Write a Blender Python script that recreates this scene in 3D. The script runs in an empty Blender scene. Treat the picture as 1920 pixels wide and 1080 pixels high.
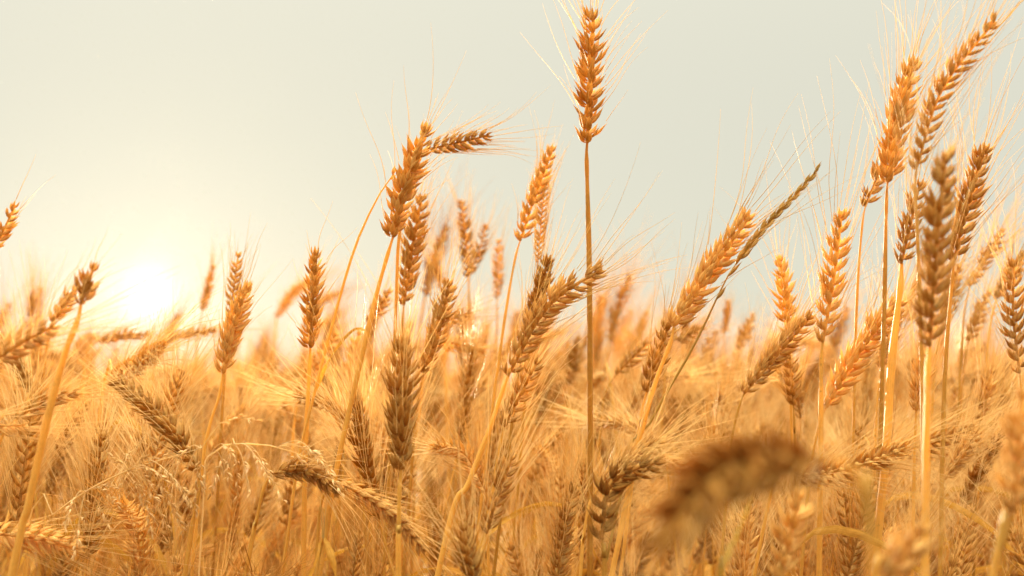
import bpy, math, random
import numpy as np
from mathutils import Vector

scene = bpy.context.scene
COL = scene.collection
R = math.radians

# ------------------------------------------------------------------ camera
CAM_Z = 0.80
FPX = 2667.0                      # focal length in pixels of a 1920 wide frame (50 mm lens)
PITCH = math.atan(225.0 / FPX)
cam_data = bpy.data.cameras.new("camera")
cam = bpy.data.objects.new("camera", cam_data)
COL.objects.link(cam)
cam.location = (0, 0, CAM_Z)
cam.rotation_euler = (R(90) + PITCH, 0, 0)
cam_data.lens = 50
cam_data.sensor_width = 36
cam_data.clip_start = 0.02
cam_data.clip_end = 5000
cam_data.dof.use_dof = True
cam_data.dof.focus_distance = 0.97
cam_data.dof.aperture_fstop = 8.0
scene.camera = cam

# ------------------------------------------------------------------ sky, sun, exposure
SUN_EL = R(4.4)
SUN_AZ = math.atan(-680.0 / FPX)          # to the left of the view axis
SUN_DIR = Vector((math.sin(SUN_AZ) * math.cos(SUN_EL), math.cos(SUN_AZ) * math.cos(SUN_EL), math.sin(SUN_EL)))
SKY_STRENGTH = 0.05
world = bpy.data.worlds.new("World")
scene.world = world
world.use_nodes = True
wt = world.node_tree
wt.nodes.clear()


def wn(kind, **kw):
    n = wt.nodes.new(kind)
    for k, v in kw.items():
        setattr(n, k, v)
    return n


def wmath(op, a, b=None, c=None):
    n = wn("ShaderNodeMath", operation=op)
    for i, v in enumerate((a, b, c)):
        if v is None:
            continue
        if isinstance(v, (int, float)):
            n.inputs[i].default_value = v
        else:
            wt.links.new(v, n.inputs[i])
    return n.outputs[0]


sky = wn("ShaderNodeTexSky", sky_type="NISHITA", sun_disc=False, sun_elevation=SUN_EL, sun_rotation=SUN_AZ,
         air_density=1.0, dust_density=0.6, ozone_density=3.0)
bg_sky = wn("ShaderNodeBackground")
thin = wn("ShaderNodeMix", data_type="RGBA")          # most of the blue is hidden by the veil of thin cloud
thin.inputs[0].default_value = 0.93
thin.inputs[7].default_value = (0.0, 0.0, 0.0, 1)
wt.links.new(sky.outputs[0], thin.inputs[6])
wt.links.new(thin.outputs[2], bg_sky.inputs[0])
bg_sky.inputs[1].default_value = SKY_STRENGTH
# thin high haze over the whole sky, and the aureole round the low sun
tc = wn("ShaderNodeTexCoord")
nrm = wn("ShaderNodeVectorMath", operation="NORMALIZE")
wt.links.new(tc.outputs["Generated"], nrm.inputs[0])
dot = wn("ShaderNodeVectorMath", operation="DOT_PRODUCT")
wt.links.new(nrm.outputs[0], dot.inputs[0])
dot.inputs[1].default_value = SUN_DIR
ang = wmath("ARCCOSINE", wmath("MINIMUM", dot.outputs["Value"], 0.9999999))
g_core = wmath("EXPONENT", wmath("MULTIPLY", wmath("POWER", wmath("DIVIDE", ang, R(1.0)), 2.0), -1.0))
g_mid = wmath("EXPONENT", wmath("MULTIPLY", wmath("DIVIDE", ang, R(3.6)), -1.0))
g_wide = wmath("EXPONENT", wmath("MULTIPLY", wmath("DIVIDE", ang, R(14.0)), -1.0))


def wbg(color, fac, strength):
    b = wn("ShaderNodeBackground")
    b.inputs[0].default_value = (*color, 1)
    if fac is None:
        b.inputs[1].default_value = strength
    else:
        wt.links.new(wmath("MULTIPLY", fac, strength), b.inputs[1])
    return b.outputs[0]


def wadd(a, b):
    n = wn("ShaderNodeAddShader")
    wt.links.new(a, n.inputs[0])
    wt.links.new(b, n.inputs[1])
    return n.outputs[0]


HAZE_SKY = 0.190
acc = bg_sky.outputs[0]
sep = wn("ShaderNodeSeparateXYZ")
wt.links.new(nrm.outputs[0], sep.inputs[0])
# veiled sky: brighter overhead than at the skyline, boosted there as added fill light
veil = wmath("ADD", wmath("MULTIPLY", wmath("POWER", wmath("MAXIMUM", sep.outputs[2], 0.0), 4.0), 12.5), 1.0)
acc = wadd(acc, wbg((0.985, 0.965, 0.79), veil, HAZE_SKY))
acc = wadd(acc, wbg((1.0, 0.72, 0.36), g_wide, 0.030))
acc = wadd(acc, wbg((1.0, 0.93, 0.74), g_mid, 0.06))
acc = wadd(acc, wbg((1.0, 0.95, 0.80), g_core, 0.16))
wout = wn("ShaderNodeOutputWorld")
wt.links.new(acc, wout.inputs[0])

sun_data = bpy.data.lights.new("sun", "SUN")
sun_data.energy = 5.0
sun_data.angle = R(0.5)
sun_data.color = (1.0, 0.89, 0.62)
sun = bpy.data.objects.new("sun", sun_data)
COL.objects.link(sun)
sun.rotation_euler = (-SUN_DIR).to_track_quat("-Z", "Y").to_euler()
sun.location = (-3, 10, 4)

scene.view_settings.view_transform = "Standard"
scene.view_settings.look = "None"
scene.view_settings.exposure = 1.9
scene.view_settings.gamma = 1.0
scene.cycles.max_bounces = 8
scene.cycles.diffuse_bounces = 5
scene.cycles.glossy_bounces = 2
scene.cycles.transmission_bounces = 6
scene.cycles.transparent_max_bounces = 4
scene.cycles.volume_bounces = 0
scene.cycles.sample_clamp_indirect = 6.0


# ------------------------------------------------------------------ materials
def straw_material(name, dark, light, transl, trans_col, rough=0.45, ribs=0.0, spec=0.4, green=None, streak=2.0):
    m = bpy.data.materials.new(name)
    m.use_nodes = True
    nt = m.node_tree
    nt.nodes.clear()
    N = lambda k, **kw: (lambda n: ([setattr(n, a, b) for a, b in kw.items()], n)[1])(nt.nodes.new(k))
    L = nt.links.new
    tone = N("ShaderNodeAttribute", attribute_name="tone")
    along = N("ShaderNodeAttribute", attribute_name="along")
    around = N("ShaderNodeAttribute", attribute_name="around")
    geo = N("ShaderNodeNewGeometry")
    oi = N("ShaderNodeObjectInfo")
    noise = N("ShaderNodeTexNoise")
    noise.inputs["Scale"].default_value = 420.0
    noise.inputs["Detail"].default_value = 3.0
    L(geo.outputs["Position"], noise.inputs["Vector"])

    def M(op, a, b=None):
        n = N("ShaderNodeMath", operation=op)
        for i, v in enumerate((a, b)):
            if v is None:
                continue
            if isinstance(v, (int, float)):
                n.inputs[i].default_value = v
            else:
                L(v, n.inputs[i])
        return n.outputs[0]
    rib = M("SINE", M("MULTIPLY", around.outputs["Fac"], ribs if ribs else 30.0))
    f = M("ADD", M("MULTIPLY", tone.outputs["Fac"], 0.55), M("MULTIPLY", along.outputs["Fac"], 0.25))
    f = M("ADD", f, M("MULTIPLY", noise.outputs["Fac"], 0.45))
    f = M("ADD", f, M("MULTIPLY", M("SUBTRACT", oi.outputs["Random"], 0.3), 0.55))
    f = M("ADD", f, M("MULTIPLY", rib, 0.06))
    cx = N("ShaderNodeCombineXYZ")                        # fibres: long streaks that run with the straw
    L(M("MULTIPLY", around.outputs["Fac"], 9.0), cx.inputs[0])
    L(M("MULTIPLY", along.outputs["Fac"], streak), cx.inputs[1])
    L(M("ADD", M("MULTIPLY", tone.outputs["Fac"], 41.0), M("MULTIPLY", oi.outputs["Random"], 17.0)), cx.inputs[2])
    fib = N("ShaderNodeTexNoise")
    fib.inputs["Scale"].default_value = 1.6
    fib.inputs["Detail"].default_value = 4.0
    L(cx.outputs[0], fib.inputs["Vector"])
    f = M("ADD", f, M("MULTIPLY", M("SUBTRACT", fib.outputs["Fac"], 0.5), 1.1))
    if ribs == 34.0:                                      # papery pale margins, browner keel
        f = M("ADD", f, M("MULTIPLY", M("SUBTRACT", around.outputs["Fac"], 0.28), 0.5))
    f = M("SUBTRACT", f, 0.20)
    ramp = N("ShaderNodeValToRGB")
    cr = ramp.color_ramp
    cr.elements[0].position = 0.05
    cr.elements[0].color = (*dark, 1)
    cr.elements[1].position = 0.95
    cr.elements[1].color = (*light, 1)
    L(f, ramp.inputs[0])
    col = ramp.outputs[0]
    if green is not None:
        mx = N("ShaderNodeMix", data_type="RGBA")
        L(M("MULTIPLY", noise.outputs["Fac"], 1.0), mx.inputs[0])
        L(col, mx.inputs[6])
        mx.inputs[7].default_value = (*green, 1)
        col = mx.outputs[2]
    spots = N("ShaderNodeTexNoise")                       # weather spots on the husk
    spots.inputs["Scale"].default_value = 190.0
    spots.inputs["Detail"].default_value = 6.0
    spots.inputs["Roughness"].default_value = 0.75
    L(geo.outputs["Position"], spots.inputs["Vector"])
    sm = N("ShaderNodeMapRange")
    sm.inputs["From Min"].default_value = 0.60
    sm.inputs["From Max"].default_value = 0.70
    sm.inputs["To Max"].default_value = 0.55
    L(spots.outputs["Fac"], sm.inputs["Value"])
    sx = N("ShaderNodeMix", data_type="RGBA")
    L(sm.outputs[0], sx.inputs[0])
    L(col, sx.inputs[6])
    sx.inputs[7].default_value = (dark[0] * 0.45, dark[1] * 0.42, dark[2] * 0.5, 1)
    col = sx.outputs[2]
    bump = N("ShaderNodeBump")
    bump.inputs["Strength"].default_value = 0.5
    bump.inputs["Distance"].default_value = 0.0003
    L(M("ADD", rib, M("MULTIPLY", noise.outputs["Fac"], 1.2)), bump.inputs["Height"])
    p = N("ShaderNodeBsdfPrincipled")
    L(col, p.inputs["Base Color"])
    L(bump.outputs[0], p.inputs["Normal"])
    p.inputs["Roughness"].default_value = rough
    p.inputs["Specular IOR Level"].default_value = spec
    t = N("ShaderNodeBsdfTranslucent")
    mc = N("ShaderNodeMix", data_type="RGBA", blend_type="MULTIPLY")
    mc.inputs[0].default_value = 1.0
    L(col, mc.inputs[6])
    mc.inputs[7].default_value = (*trans_col, 1)
    L(mc.outputs[2], t.inputs[0])
    L(bump.outputs[0], t.inputs["Normal"])
    mix = N("ShaderNodeMixShader")
    mix.inputs[0].default_value = transl
    L(p.outputs[0], mix.inputs[1])
    L(t.outputs[0], mix.inputs[2])
    out = N("ShaderNodeOutputMaterial")
    L(mix.outputs[0], out.inputs[0])
    return m


MAT_EAR = straw_material("ripe_husk", (0.44, 0.192, 0.030), (0.93, 0.635, 0.215), 0.39, (1.27, 1.15, 0.8), 0.62, 34.0, 0.14)
MAT_AWN = straw_material("dry_awn", (0.55, 0.30, 0.065), (0.88, 0.60, 0.21), 0.26, (1.3, 1.15, 0.9), 0.55, 0.0, 0.15)
MAT_AWN_PALE = straw_material("lit_awn", (0.72, 0.46, 0.14), (0.94, 0.73, 0.34), 0.36, (1.3, 1.15, 0.9), 0.45, 0.0, 0.3)  # brighter copy of the awn straw, light on low awns put into its colour
MAT_STEM = straw_material("straw_stem", (0.52, 0.255, 0.034), (0.92, 0.58, 0.13), 0.34, (1.3, 1.15, 0.7), 0.42, 60.0, 0.4, streak=26.0)
MAT_LEAF = straw_material("dry_leaf", (0.46, 0.21, 0.028), (0.86, 0.50, 0.10), 0.42, (1.2, 1.1, 0.8), 0.7, 70.0, 0.2, streak=5.0)
MAT_DARK = straw_material("dark_husk", (0.16, 0.062, 0.011), (0.56, 0.28, 0.058), 0.35, (1.5, 1.2, 0.6), 0.75, 34.0, 0.08)  # darker copy of the ripe husk, shade on the near ear put into its colour
MAT_GREEN = straw_material("ripening_green", (0.34, 0.19, 0.03), (0.60, 0.37, 0.08), 0.34, (1.2, 1.1, 0.5), 0.45, 30.0)
MAT_GRASS = straw_material("dry_panicle", (0.70, 0.48, 0.18), (0.90, 0.72, 0.38), 0.45, (1.3, 1.15, 0.8), 0.3, 12.0)


def soil_material():
    m = bpy.data.materials.new("field_soil")
    m.use_nodes = True
    nt = m.node_tree
    p = nt.nodes["Principled BSDF"]
    n = nt.nodes.new("ShaderNodeTexNoise")
    n.inputs["Scale"].default_value = 18
    n.inputs["Detail"].default_value = 8
    tcn = nt.nodes.new("ShaderNodeTexCoord")
    nt.links.new(tcn.outputs["Object"], n.inputs["Vector"])
    r = nt.nodes.new("ShaderNodeValToRGB")
    r.color_ramp.elements[0].position = 0.35
    r.color_ramp.elements[0].color = (0.05, 0.025, 0.010, 1)
    r.color_ramp.elements[1].position = 0.68
    r.color_ramp.elements[1].color = (0.20, 0.10, 0.028, 1)
    nt.links.new(n.outputs["Fac"], r.inputs[0])
    nt.links.new(r.outputs[0], p.inputs["Base Color"])
    b = nt.nodes.new("ShaderNodeBump")
    b.inputs["Distance"].default_value = 0.02
    nt.links.new(n.outputs["Fac"], b.inputs["Height"])
    nt.links.new(b.outputs[0], p.inputs["Normal"])
    p.inputs["Roughness"].default_value = 0.95
    return m


MAT_SOIL = soil_material()


# ------------------------------------------------------------------ geometry buffers
class Buf:
    """Collects vertices and quads with three float attributes; builds ONE mesh."""
    def __init__(s):
        s.v, s.f, s.a, s.n = [], [], [], 0

    def add(s, v, f, a):
        s.v.append(np.asarray(v, np.float32))
        s.f.append(np.asarray(f, np.int64) + s.n)
        s.a.append(np.asarray(a, np.float32))
        s.n += len(v)

    def arrays(s):
        return np.concatenate(s.v), np.concatenate(s.f), np.concatenate(s.a)

    def mesh(s, name, mat, smooth=True, origin=None):
        v, f, a = s.arrays()
        if origin is not None:
            v = v - np.asarray(origin, np.float32)
        return mesh_from(name, v, f, a, mat, smooth)


def mesh_from(name, v, f, a, mat, smooth=True):
    me = bpy.data.meshes.new(name)
    nf = len(f)
    me.vertices.add(len(v))
    me.vertices.foreach_set("co", np.ascontiguousarray(v, np.float32).ravel())
    me.loops.add(nf * 4)
    me.loops.foreach_set("vertex_index", np.ascontiguousarray(f, np.int32).ravel())
    me.polygons.add(nf)
    me.polygons.foreach_set("loop_start", np.arange(nf, dtype=np.int32) * 4)
    for k, nm in enumerate(("tone", "along", "around")):
        at = me.attributes.new(nm, "FLOAT", "POINT")
        at.data.foreach_set("value", np.ascontiguousarray(a[:, k]))
    if smooth:
        me.polygons.foreach_set("use_smooth", np.ones(nf, dtype=bool))
    me.materials.append(mat)
    me.update(calc_edges=True)
    return me


def norm(v):
    return v / np.maximum(np.linalg.norm(v, axis=-1, keepdims=True), 1e-9)


def resample(pts, n):
    """Smooth curve through control points, n points evenly spaced by length."""
    p = np.asarray(pts, float)
    if len(p) == 2:
        fine = p[0] + (p[1] - p[0]) * np.linspace(0, 1, 40)[:, None]
    else:
        q = np.vstack([2 * p[0] - p[1], p, 2 * p[-1] - p[-2]])
        seg = []
        t = np.linspace(0, 1, 16, endpoint=False)[:, None]
        for i in range(1, len(q) - 2):
            a, b, c, d = q[i - 1], q[i], q[i + 1], q[i + 2]
            seg.append(0.5 * ((2 * b) + (c - a) * t + (2 * a - 5 * b + 4 * c - d) * t ** 2 + (-a + 3 * b - 3 * c + d) * t ** 3))
        fine = np.vstack(seg + [p[-1:]])
    s = np.r_[0, np.cumsum(np.linalg.norm(np.diff(fine, axis=0), axis=1))]
    u = np.linspace(0, s[-1], n)
    return np.stack([np.interp(u, s, fine[:, k]) for k in range(3)], 1), s[-1]


def tangents(p):
    return norm(np.gradient(p, axis=0))


def frames(p, x0):
    """Transport a side vector along a curve."""
    T = tangents(p)
    X = np.zeros_like(p)
    x = np.asarray(x0, float)
    for i in range(len(p)):
        x = x - T[i] * np.dot(x, T[i])
        x /= max(np.linalg.norm(x), 1e-9)
        X[i] = x
    return T, X, np.cross(T, X)


def tube(buf, p, r, sides=8, tone=0.5, flat=1.0, x0=(1, 0.13, 0.07)):
    p = np.asarray(p, float)
    n = len(p)
    r = np.broadcast_to(np.asarray(r, float), (n,))
    T, X, Y = frames(p, x0)
    th = np.arange(sides) / sides * 2 * math.pi
    ring = X[:, None] * np.cos(th)[None, :, None] + Y[:, None] * (np.sin(th) * flat)[None, :, None]
    v = p[:, None] + ring * r[:, None, None]
    i = np.arange(n - 1)[:, None] * sides
    j = np.arange(sides)[None]
    k = (j + 1) % sides
    f = np.stack([i + j, i + k, i + sides + k, i + sides + j], -1).reshape(-1, 4)
    a = np.zeros((n, sides, 3))
    a[..., 0] = tone
    a[..., 1] = np.linspace(0, 1, n)[:, None]
    a[..., 2] = np.abs(th / math.pi - 1)[None]
    buf.add(v.reshape(-1, 3), f, a.reshape(-1, 3))


def many_tubes(buf, P, r, sides, tone):
    """P: (K, n, 3) curves, r: (n,) radii, tone (K,)."""
    K, n, _ = P.shape
    T = norm(np.gradient(P, axis=1))
    ref = np.array([0.31, 0.77, 0.55])
    X = norm(np.cross(T, ref))
    Y = np.cross(T, X)
    th = np.arange(sides) / sides * 2 * math.pi
    v = P[:, :, None] + (X[:, :, None] * np.cos(th)[:, None] + Y[:, :, None] * np.sin(th)[:, None]) * np.asarray(r)[None, :, None, None]
    i = np.arange(n - 1)[:, None] * sides
    j = np.arange(sides)[None]
    k = (j + 1) % sides
    f = np.stack([i + j, i + k, i + sides + k, i + sides + j], -1).reshape(-1, 4)
    f = (f[None] + (np.arange(K) * n * sides)[:, None, None]).reshape(-1, 4)
    a = np.zeros((K, n, sides, 3))
    a[..., 0] = tone[:, None, None]
    a[..., 1] = np.linspace(0, 1, n)[None, :, None]
    a[..., 2] = 0.5
    buf.add(v.reshape(-1, 3), f, a.reshape(-1, 3))


U_HI = np.array([0.0, 0.10, 0.24, 0.40, 0.55, 0.69, 0.80, 0.90, 1.0])
R_HI = np.array([0.30, 0.70, 0.96, 1.0, 0.84, 0.55, 0.28, 0.11, 0.015])
U_MD = np.array([0.0, 0.20, 0.42, 0.65, 0.83, 1.0])
R_MD = np.array([0.35, 0.92, 1.0, 0.62, 0.22, 0.015])
U_LO = np.array([0.0, 0.35, 0.75, 1.0])
R_LO = np.array([0.4, 1.0, 0.6, 0.03])


def husks(buf, o, d, n, L, hw, th, tone, lod, beak=0.09):
    """Pointed, keeled husks: o origin, d direction, n outward normal, all (F,3)."""
    U, RR = ((U_HI, R_HI), (U_MD, R_MD), (U_LO, R_LO))[lod]
    nv = (12, 8, 5)[lod]
    d = norm(d)
    n = norm(n - d * np.sum(n * d, -1, keepdims=True))
    t = np.cross(d, n)
    ang = -math.pi / 2 + np.arange(nv) / nv * 2 * math.pi
    ca, sa = np.cos(ang), np.sin(ang)
    keel = 1 + 0.22 * np.exp(-((ang - math.pi / 2) / 0.4) ** 2)
    sy = np.where(sa > 0, sa, sa * 0.45) * keel
    bow = 0.10 * np.sin(math.pi * U) - 0.02 + beak * np.maximum(0, U - 0.65) / 0.35
    F = len(o)
    nu = len(U)
    Lb = L[:, None, None, None]
    v = o[:, None, None] + d[:, None, None] * (U[None, :, None, None] * Lb)
    v = v + n[:, None, None] * (bow[None, :, None, None] * Lb + th[:, None, None, None] * (RR[:, None] * sy[None])[None, :, :, None])
    v = v + t[:, None, None] * (hw[:, None, None, None] * (RR[:, None] * ca[None])[None, :, :, None])
    i = np.arange(nu - 1)[:, None] * nv
    j = np.arange(nv)[None]
    k = (j + 1) % nv
    f = np.stack([i + j, i + k, i + nv + k, i + nv + j], -1).reshape(-1, 4)
    f = (f[None] + (np.arange(F) * nu * nv)[:, None, None]).reshape(-1, 4)
    a = np.zeros((F, nu, nv, 3))
    a[..., 0] = tone[:, None, None]
    a[..., 1] = U[None, :, None]
    a[..., 2] = (np.abs(ang - math.pi / 2) / math.pi)[None, None]
    buf.add(v.reshape(-1, 3), f, a.reshape(-1, 3))


def make_ear(curve_pts, width, side0, rng, lod=0, awn=(1.0, 0.055, 0.35), tone0=0.5, droop=0.0, gap=0.0):
    """An ear of wheat along a curve. Returns (ear buffer, awn buffer or None).
    width: overall breadth in metres; awn: (share of husks with an awn, length, spread)."""
    p, L = resample(curve_pts, 60)
    T, X, Y = frames(p, side0)
    fs = min(1.5, max(0.55, (width / 0.0190) ** 0.8))
    fl = width / 0.0190 / fs
    step = 0.0038 * fs
    step *= rng.uniform(0.9, 1.14)
    slim, spiral, lean0 = rng.uniform(0.86, 1.06), rng.uniform(-0.9, 0.9), rng.uniform(0.88, 1.12)
    N = max(6, int((L - 0.008 * fs) / step))
    ear, aw = Buf(), Buf()
    tube(ear, p[:56:5], 0.0011 * fs, 6, 0.3)
    O, D, NN, LL, HW, TH, TN, AW = [], [], [], [], [], [], [], []
    for i in range(N):
        s = (i + 0.15) / N
        k = min(59, int(s * (1 - 0.008 * fs / L) * 59))
        t, x, y, c = T[k], X[k], Y[k], p[k]
        sg = 1 if i % 2 else -1
        S = x * sg
        env = (0.78 + 0.73 * s if s < 0.3 else 1.0) if s < 0.62 else 1.0 - 0.36 * (s - 0.62) / 0.38
        if gap and rng.random() < gap:
            continue
        z = fs * env * rng.uniform(0.86, 1.12)
        fan = fl * lean0 * rng.uniform(0.72, 1.28) * (1.0 if s < 0.85 else 0.75)
        tw = rng.uniform(-0.3, 0.3) + spiral * (s - 0.5)
        S2 = S + y * tw
        b = c + S2 * 0.0009 * fs
        tn = tone0 + rng.uniform(-0.25, 0.25)
        for j in (-1, 1):                                   # two glumes at the foot
            O.append(b + y * j * 0.0013 * z)
            D.append(t + S2 * 0.40 * fan + y * j * 0.60 * fan + rng.normal(0, 0.06, 3))
            NN.append(S2 * 0.55 + y * j * 0.85)
            LL.append(0.0116 * z * rng.uniform(0.9, 1.1)); HW.append(0.0021 * z); TH.append(0.0013 * z)
            TN.append(tn + rng.uniform(-0.2, 0.35)); AW.append(0)
        for j, up, sl in ((-1, 0.0012, 0.50), (1, 0.0012, 0.50), (-0.34, 0.0026, 0.64), (0.34, 0.0030, 0.66)):   # the fan of florets
            if abs(j) < 0.5 and rng.random() < 0.14:
                continue
            O.append(b + t * up * z + S2 * 0.0010 * z + y * j * 0.0008 * z)
            D.append(t + S2 * sl * fan * rng.uniform(0.85, 1.15) + y * j * 0.50 * fan + rng.normal(0, 0.07, 3))
            NN.append(S2 * 0.85 + y * j * 0.6)
            LL.append(0.0143 * z * rng.uniform(0.84, 1.1)); HW.append(0.00188 * z * rng.uniform(.85, 1.15)); TH.append(0.0015 * z)
            TN.append(tn + rng.uniform(-0.28, 0.28)); AW.append(1)
    k = 52                                                   # terminal spikelet
    for j in range(4):
        q = j * math.pi / 2 + 0.4
        O.append(p[k] + X[k] * math.cos(q) * 0.0008 + Y[k] * math.sin(q) * 0.0008)
        D.append(T[k] + (X[k] * math.cos(q) + Y[k] * math.sin(q)) * 0.16)
        NN.append(X[k] * math.cos(q) + Y[k] * math.sin(q))
        LL.append(0.0096 * fs * 0.9); HW.append(0.0016 * fs * 0.8); TH.append(0.0013 * fs * 0.8)
        TN.append(tone0 + rng.uniform(-0.2, 0.2)); AW.append(1)
    O, D, NN = np.array(O), norm(np.array(D)), np.array(NN)
    LL, HW, TH, TN, AW = map(np.array, (LL, HW, TH, TN, AW))
    HW, TH = HW * slim, TH * slim
    husks(ear, O, D, NN, LL, HW, TH, TN, lod, 0.11)
    pa, la, sp = awn
    if lod == 0:
        pa *= 0.75
    sel = (AW > 0) & (rng.random(len(AW)) < pa)
    if sel.sum():
        o = O[sel] + D[sel] * LL[sel][:, None] * 0.97
        K = len(o)
        axis = norm(p[-1] - p[0])
        dirs = norm(axis + (D[sel] - axis) * (sp / 0.35) * 0.52 + rng.normal(0, 0.05, (K, 3)))
        ln = la * rng.uniform(0.35, 1.15, K) * np.where(rng.random(K) < 0.12, 0.4, 1.0)
        n = (9, 6, 4)[lod]
        u = np.linspace(0, 1, n)[None, :, None]
        bend = rng.normal(0, 0.10, (K, 3)) + norm(D[sel] - axis * np.sum(D[sel] * axis, -1, keepdims=True)) * 0.06
        bend[:, 2] -= droop
        wob = np.sin(u * math.pi * 2) * rng.normal(0, 0.010, (K, 1, 3))
        P = o[:, None] + (dirs[:, None] * u + bend[:, None] * u ** 2 + wob) * ln[:, None, None]
        r = np.linspace(0.00026, 0.00006, n) * (1.0, 1.3, 1.4)[lod]
        many_tubes(aw, P, r, 3, 0.5 + rng.uniform(-0.4, 0.4, K))
        return ear, aw
    return ear, None


def blade(buf, pts, width, rng, twist=1.0, n=22, tone=0.5):
    """A dry strap leaf: creased along its middle, twisted, tapering to a point."""
    p, L = resample(pts, n)
    T, X, Y = frames(p, (0.8, 0.5, 0.2))
    u = np.linspace(0, 1, n)
    tw = rng.uniform(0, 6.28) + twist * u * rng.uniform(1.5, 5.0) + np.sin(u * 9 + rng.uniform(0, 6)) * 0.35
    A = X * np.cos(tw)[:, None] + Y * np.sin(tw)[:, None]
    B = np.cross(T, A)
    w = width * 0.5 * np.minimum(1, 0.45 + 3 * u) * (1 - u ** 2.2) + 0.0002
    xs = np.array([-1, -0.5, 0, 0.5, 1.0])
    cup = np.abs(xs) * 0.45
    crinkle = rng.normal(0, 0.16, (n, 5))
    v = p[:, None] + A[:, None] * (xs[None, :, None] * w[:, None, None]) + B[:, None] * ((cup[None] + crinkle)[:, :, None] * w[:, None, None])
    i = np.arange(n - 1)[:, None] * 5
    j = np.arange(4)[None]
    f = np.stack([i + j, i + j + 1, i + 6 + j, i + 5 + j], -1).reshape(-1, 4)
    a = np.zeros((n, 5, 3))
    a[..., 0] = tone
    a[..., 1] = u[:, None]
    a[..., 2] = (xs * 0.5 + 0.5)[None]
    buf.add(v.reshape(-1, 3), f, a.reshape(-1, 3))


def stem_radius(n, r_top, r_low, node_at=()):
    u = np.linspace(0, 1, n)                  # 0 at the ground
    r = r_low + (r_top - r_low) * u
    for q in node_at:
        r = r * (1 + 0.35 * np.exp(-((u - q) / 0.008) ** 2))
    r = r * np.clip(0.45 + (1 - u) * 9, 0.45, 1)      # thins out under the ear
    return r


# ------------------------------------------------------------------ objects
def link(name, me, parent=None):
    o = bpy.data.objects.new(name, me)
    COL.objects.link(o)
    if parent is not None:
        o.parent = parent
    return o


def root_at(name, loc, label, cat, group=None):
    o = bpy.data.objects.new(name, None)
    COL.objects.link(o)
    o.location = loc
    o.empty_display_size = 0.02
    o["label"] = label
    o["category"] = cat
    if group:
        o["group"] = group
    return o


def copy_plant(src, loc, rz, sc, label, group):
    r = src.copy()
    COL.objects.link(r)
    r.location, r.rotation_euler, r.scale = loc, (0, 0, rz), (sc, sc, sc)
    r["label"], r["group"] = label, group
    for ch in list(src.children):
        c = ch.copy()
        COL.objects.link(c)
        c.parent = r
        for g in list(ch.children):
            d = g.copy()
            COL.objects.link(d)
            d.parent = c
    return r


CP, SP = math.cos(PITCH), math.sin(PITCH)


def at(x, y, d):
    """World point seen at photo pixel (x, y) at depth d from the lens."""
    a, b = (x - 960) / FPX * d, (540 - y) / FPX * d
    return np.array([a, d * CP - b * SP, CAM_Z + d * SP + b * CP])


# ------------------------------------------------------------------ the ground
def build_ground():
    b = Buf()
    xs = np.array([-4000, -300, -40, -12, -4, 0, 4, 12, 40, 300, 4000.0])
    ys = np.array([-4000, -300, -40, -10, -2, 1, 4, 8, 14, 25, 60, 300, 4500.0])
    g = np.stack(np.meshgrid(xs, ys), -1).reshape(-1, 2)
    v = np.c_[g, np.zeros(len(g))]
    w = len(xs)
    f = [(j * w + i, j * w + i + 1, (j + 1) * w + i + 1, (j + 1) * w + i) for j in range(len(ys) - 1) for i in range(w - 1)]
    b.add(v, f, np.zeros((len(v), 3)))
    o = link("ground", b.mesh("ground", MAT_SOIL, False))
    o["kind"] = "structure"


build_ground()


# ------------------------------------------------------------------ the plants one can point to
SEEN = "wheat plants in front"


def ground_path(pts, rng, d):
    """Extend a stem (world points from the ear downwards) to the soil."""
    last, prev = pts[-1], pts[-2]
    sl = (last - prev) / max(abs(last[2] - prev[2]), 1e-6)
    sl[:2] = np.clip(sl[:2], -0.22, 0.22)
    h = last[2]
    mid = last + np.array([sl[0] * h * 0.45, sl[1] * h * 0.45, -h * 0.5])
    end = last + np.array([sl[0] * h * 0.62, sl[1] * h * 0.62, -h])
    end[2] = 0.0
    return list(pts) + [mid, end]


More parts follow.
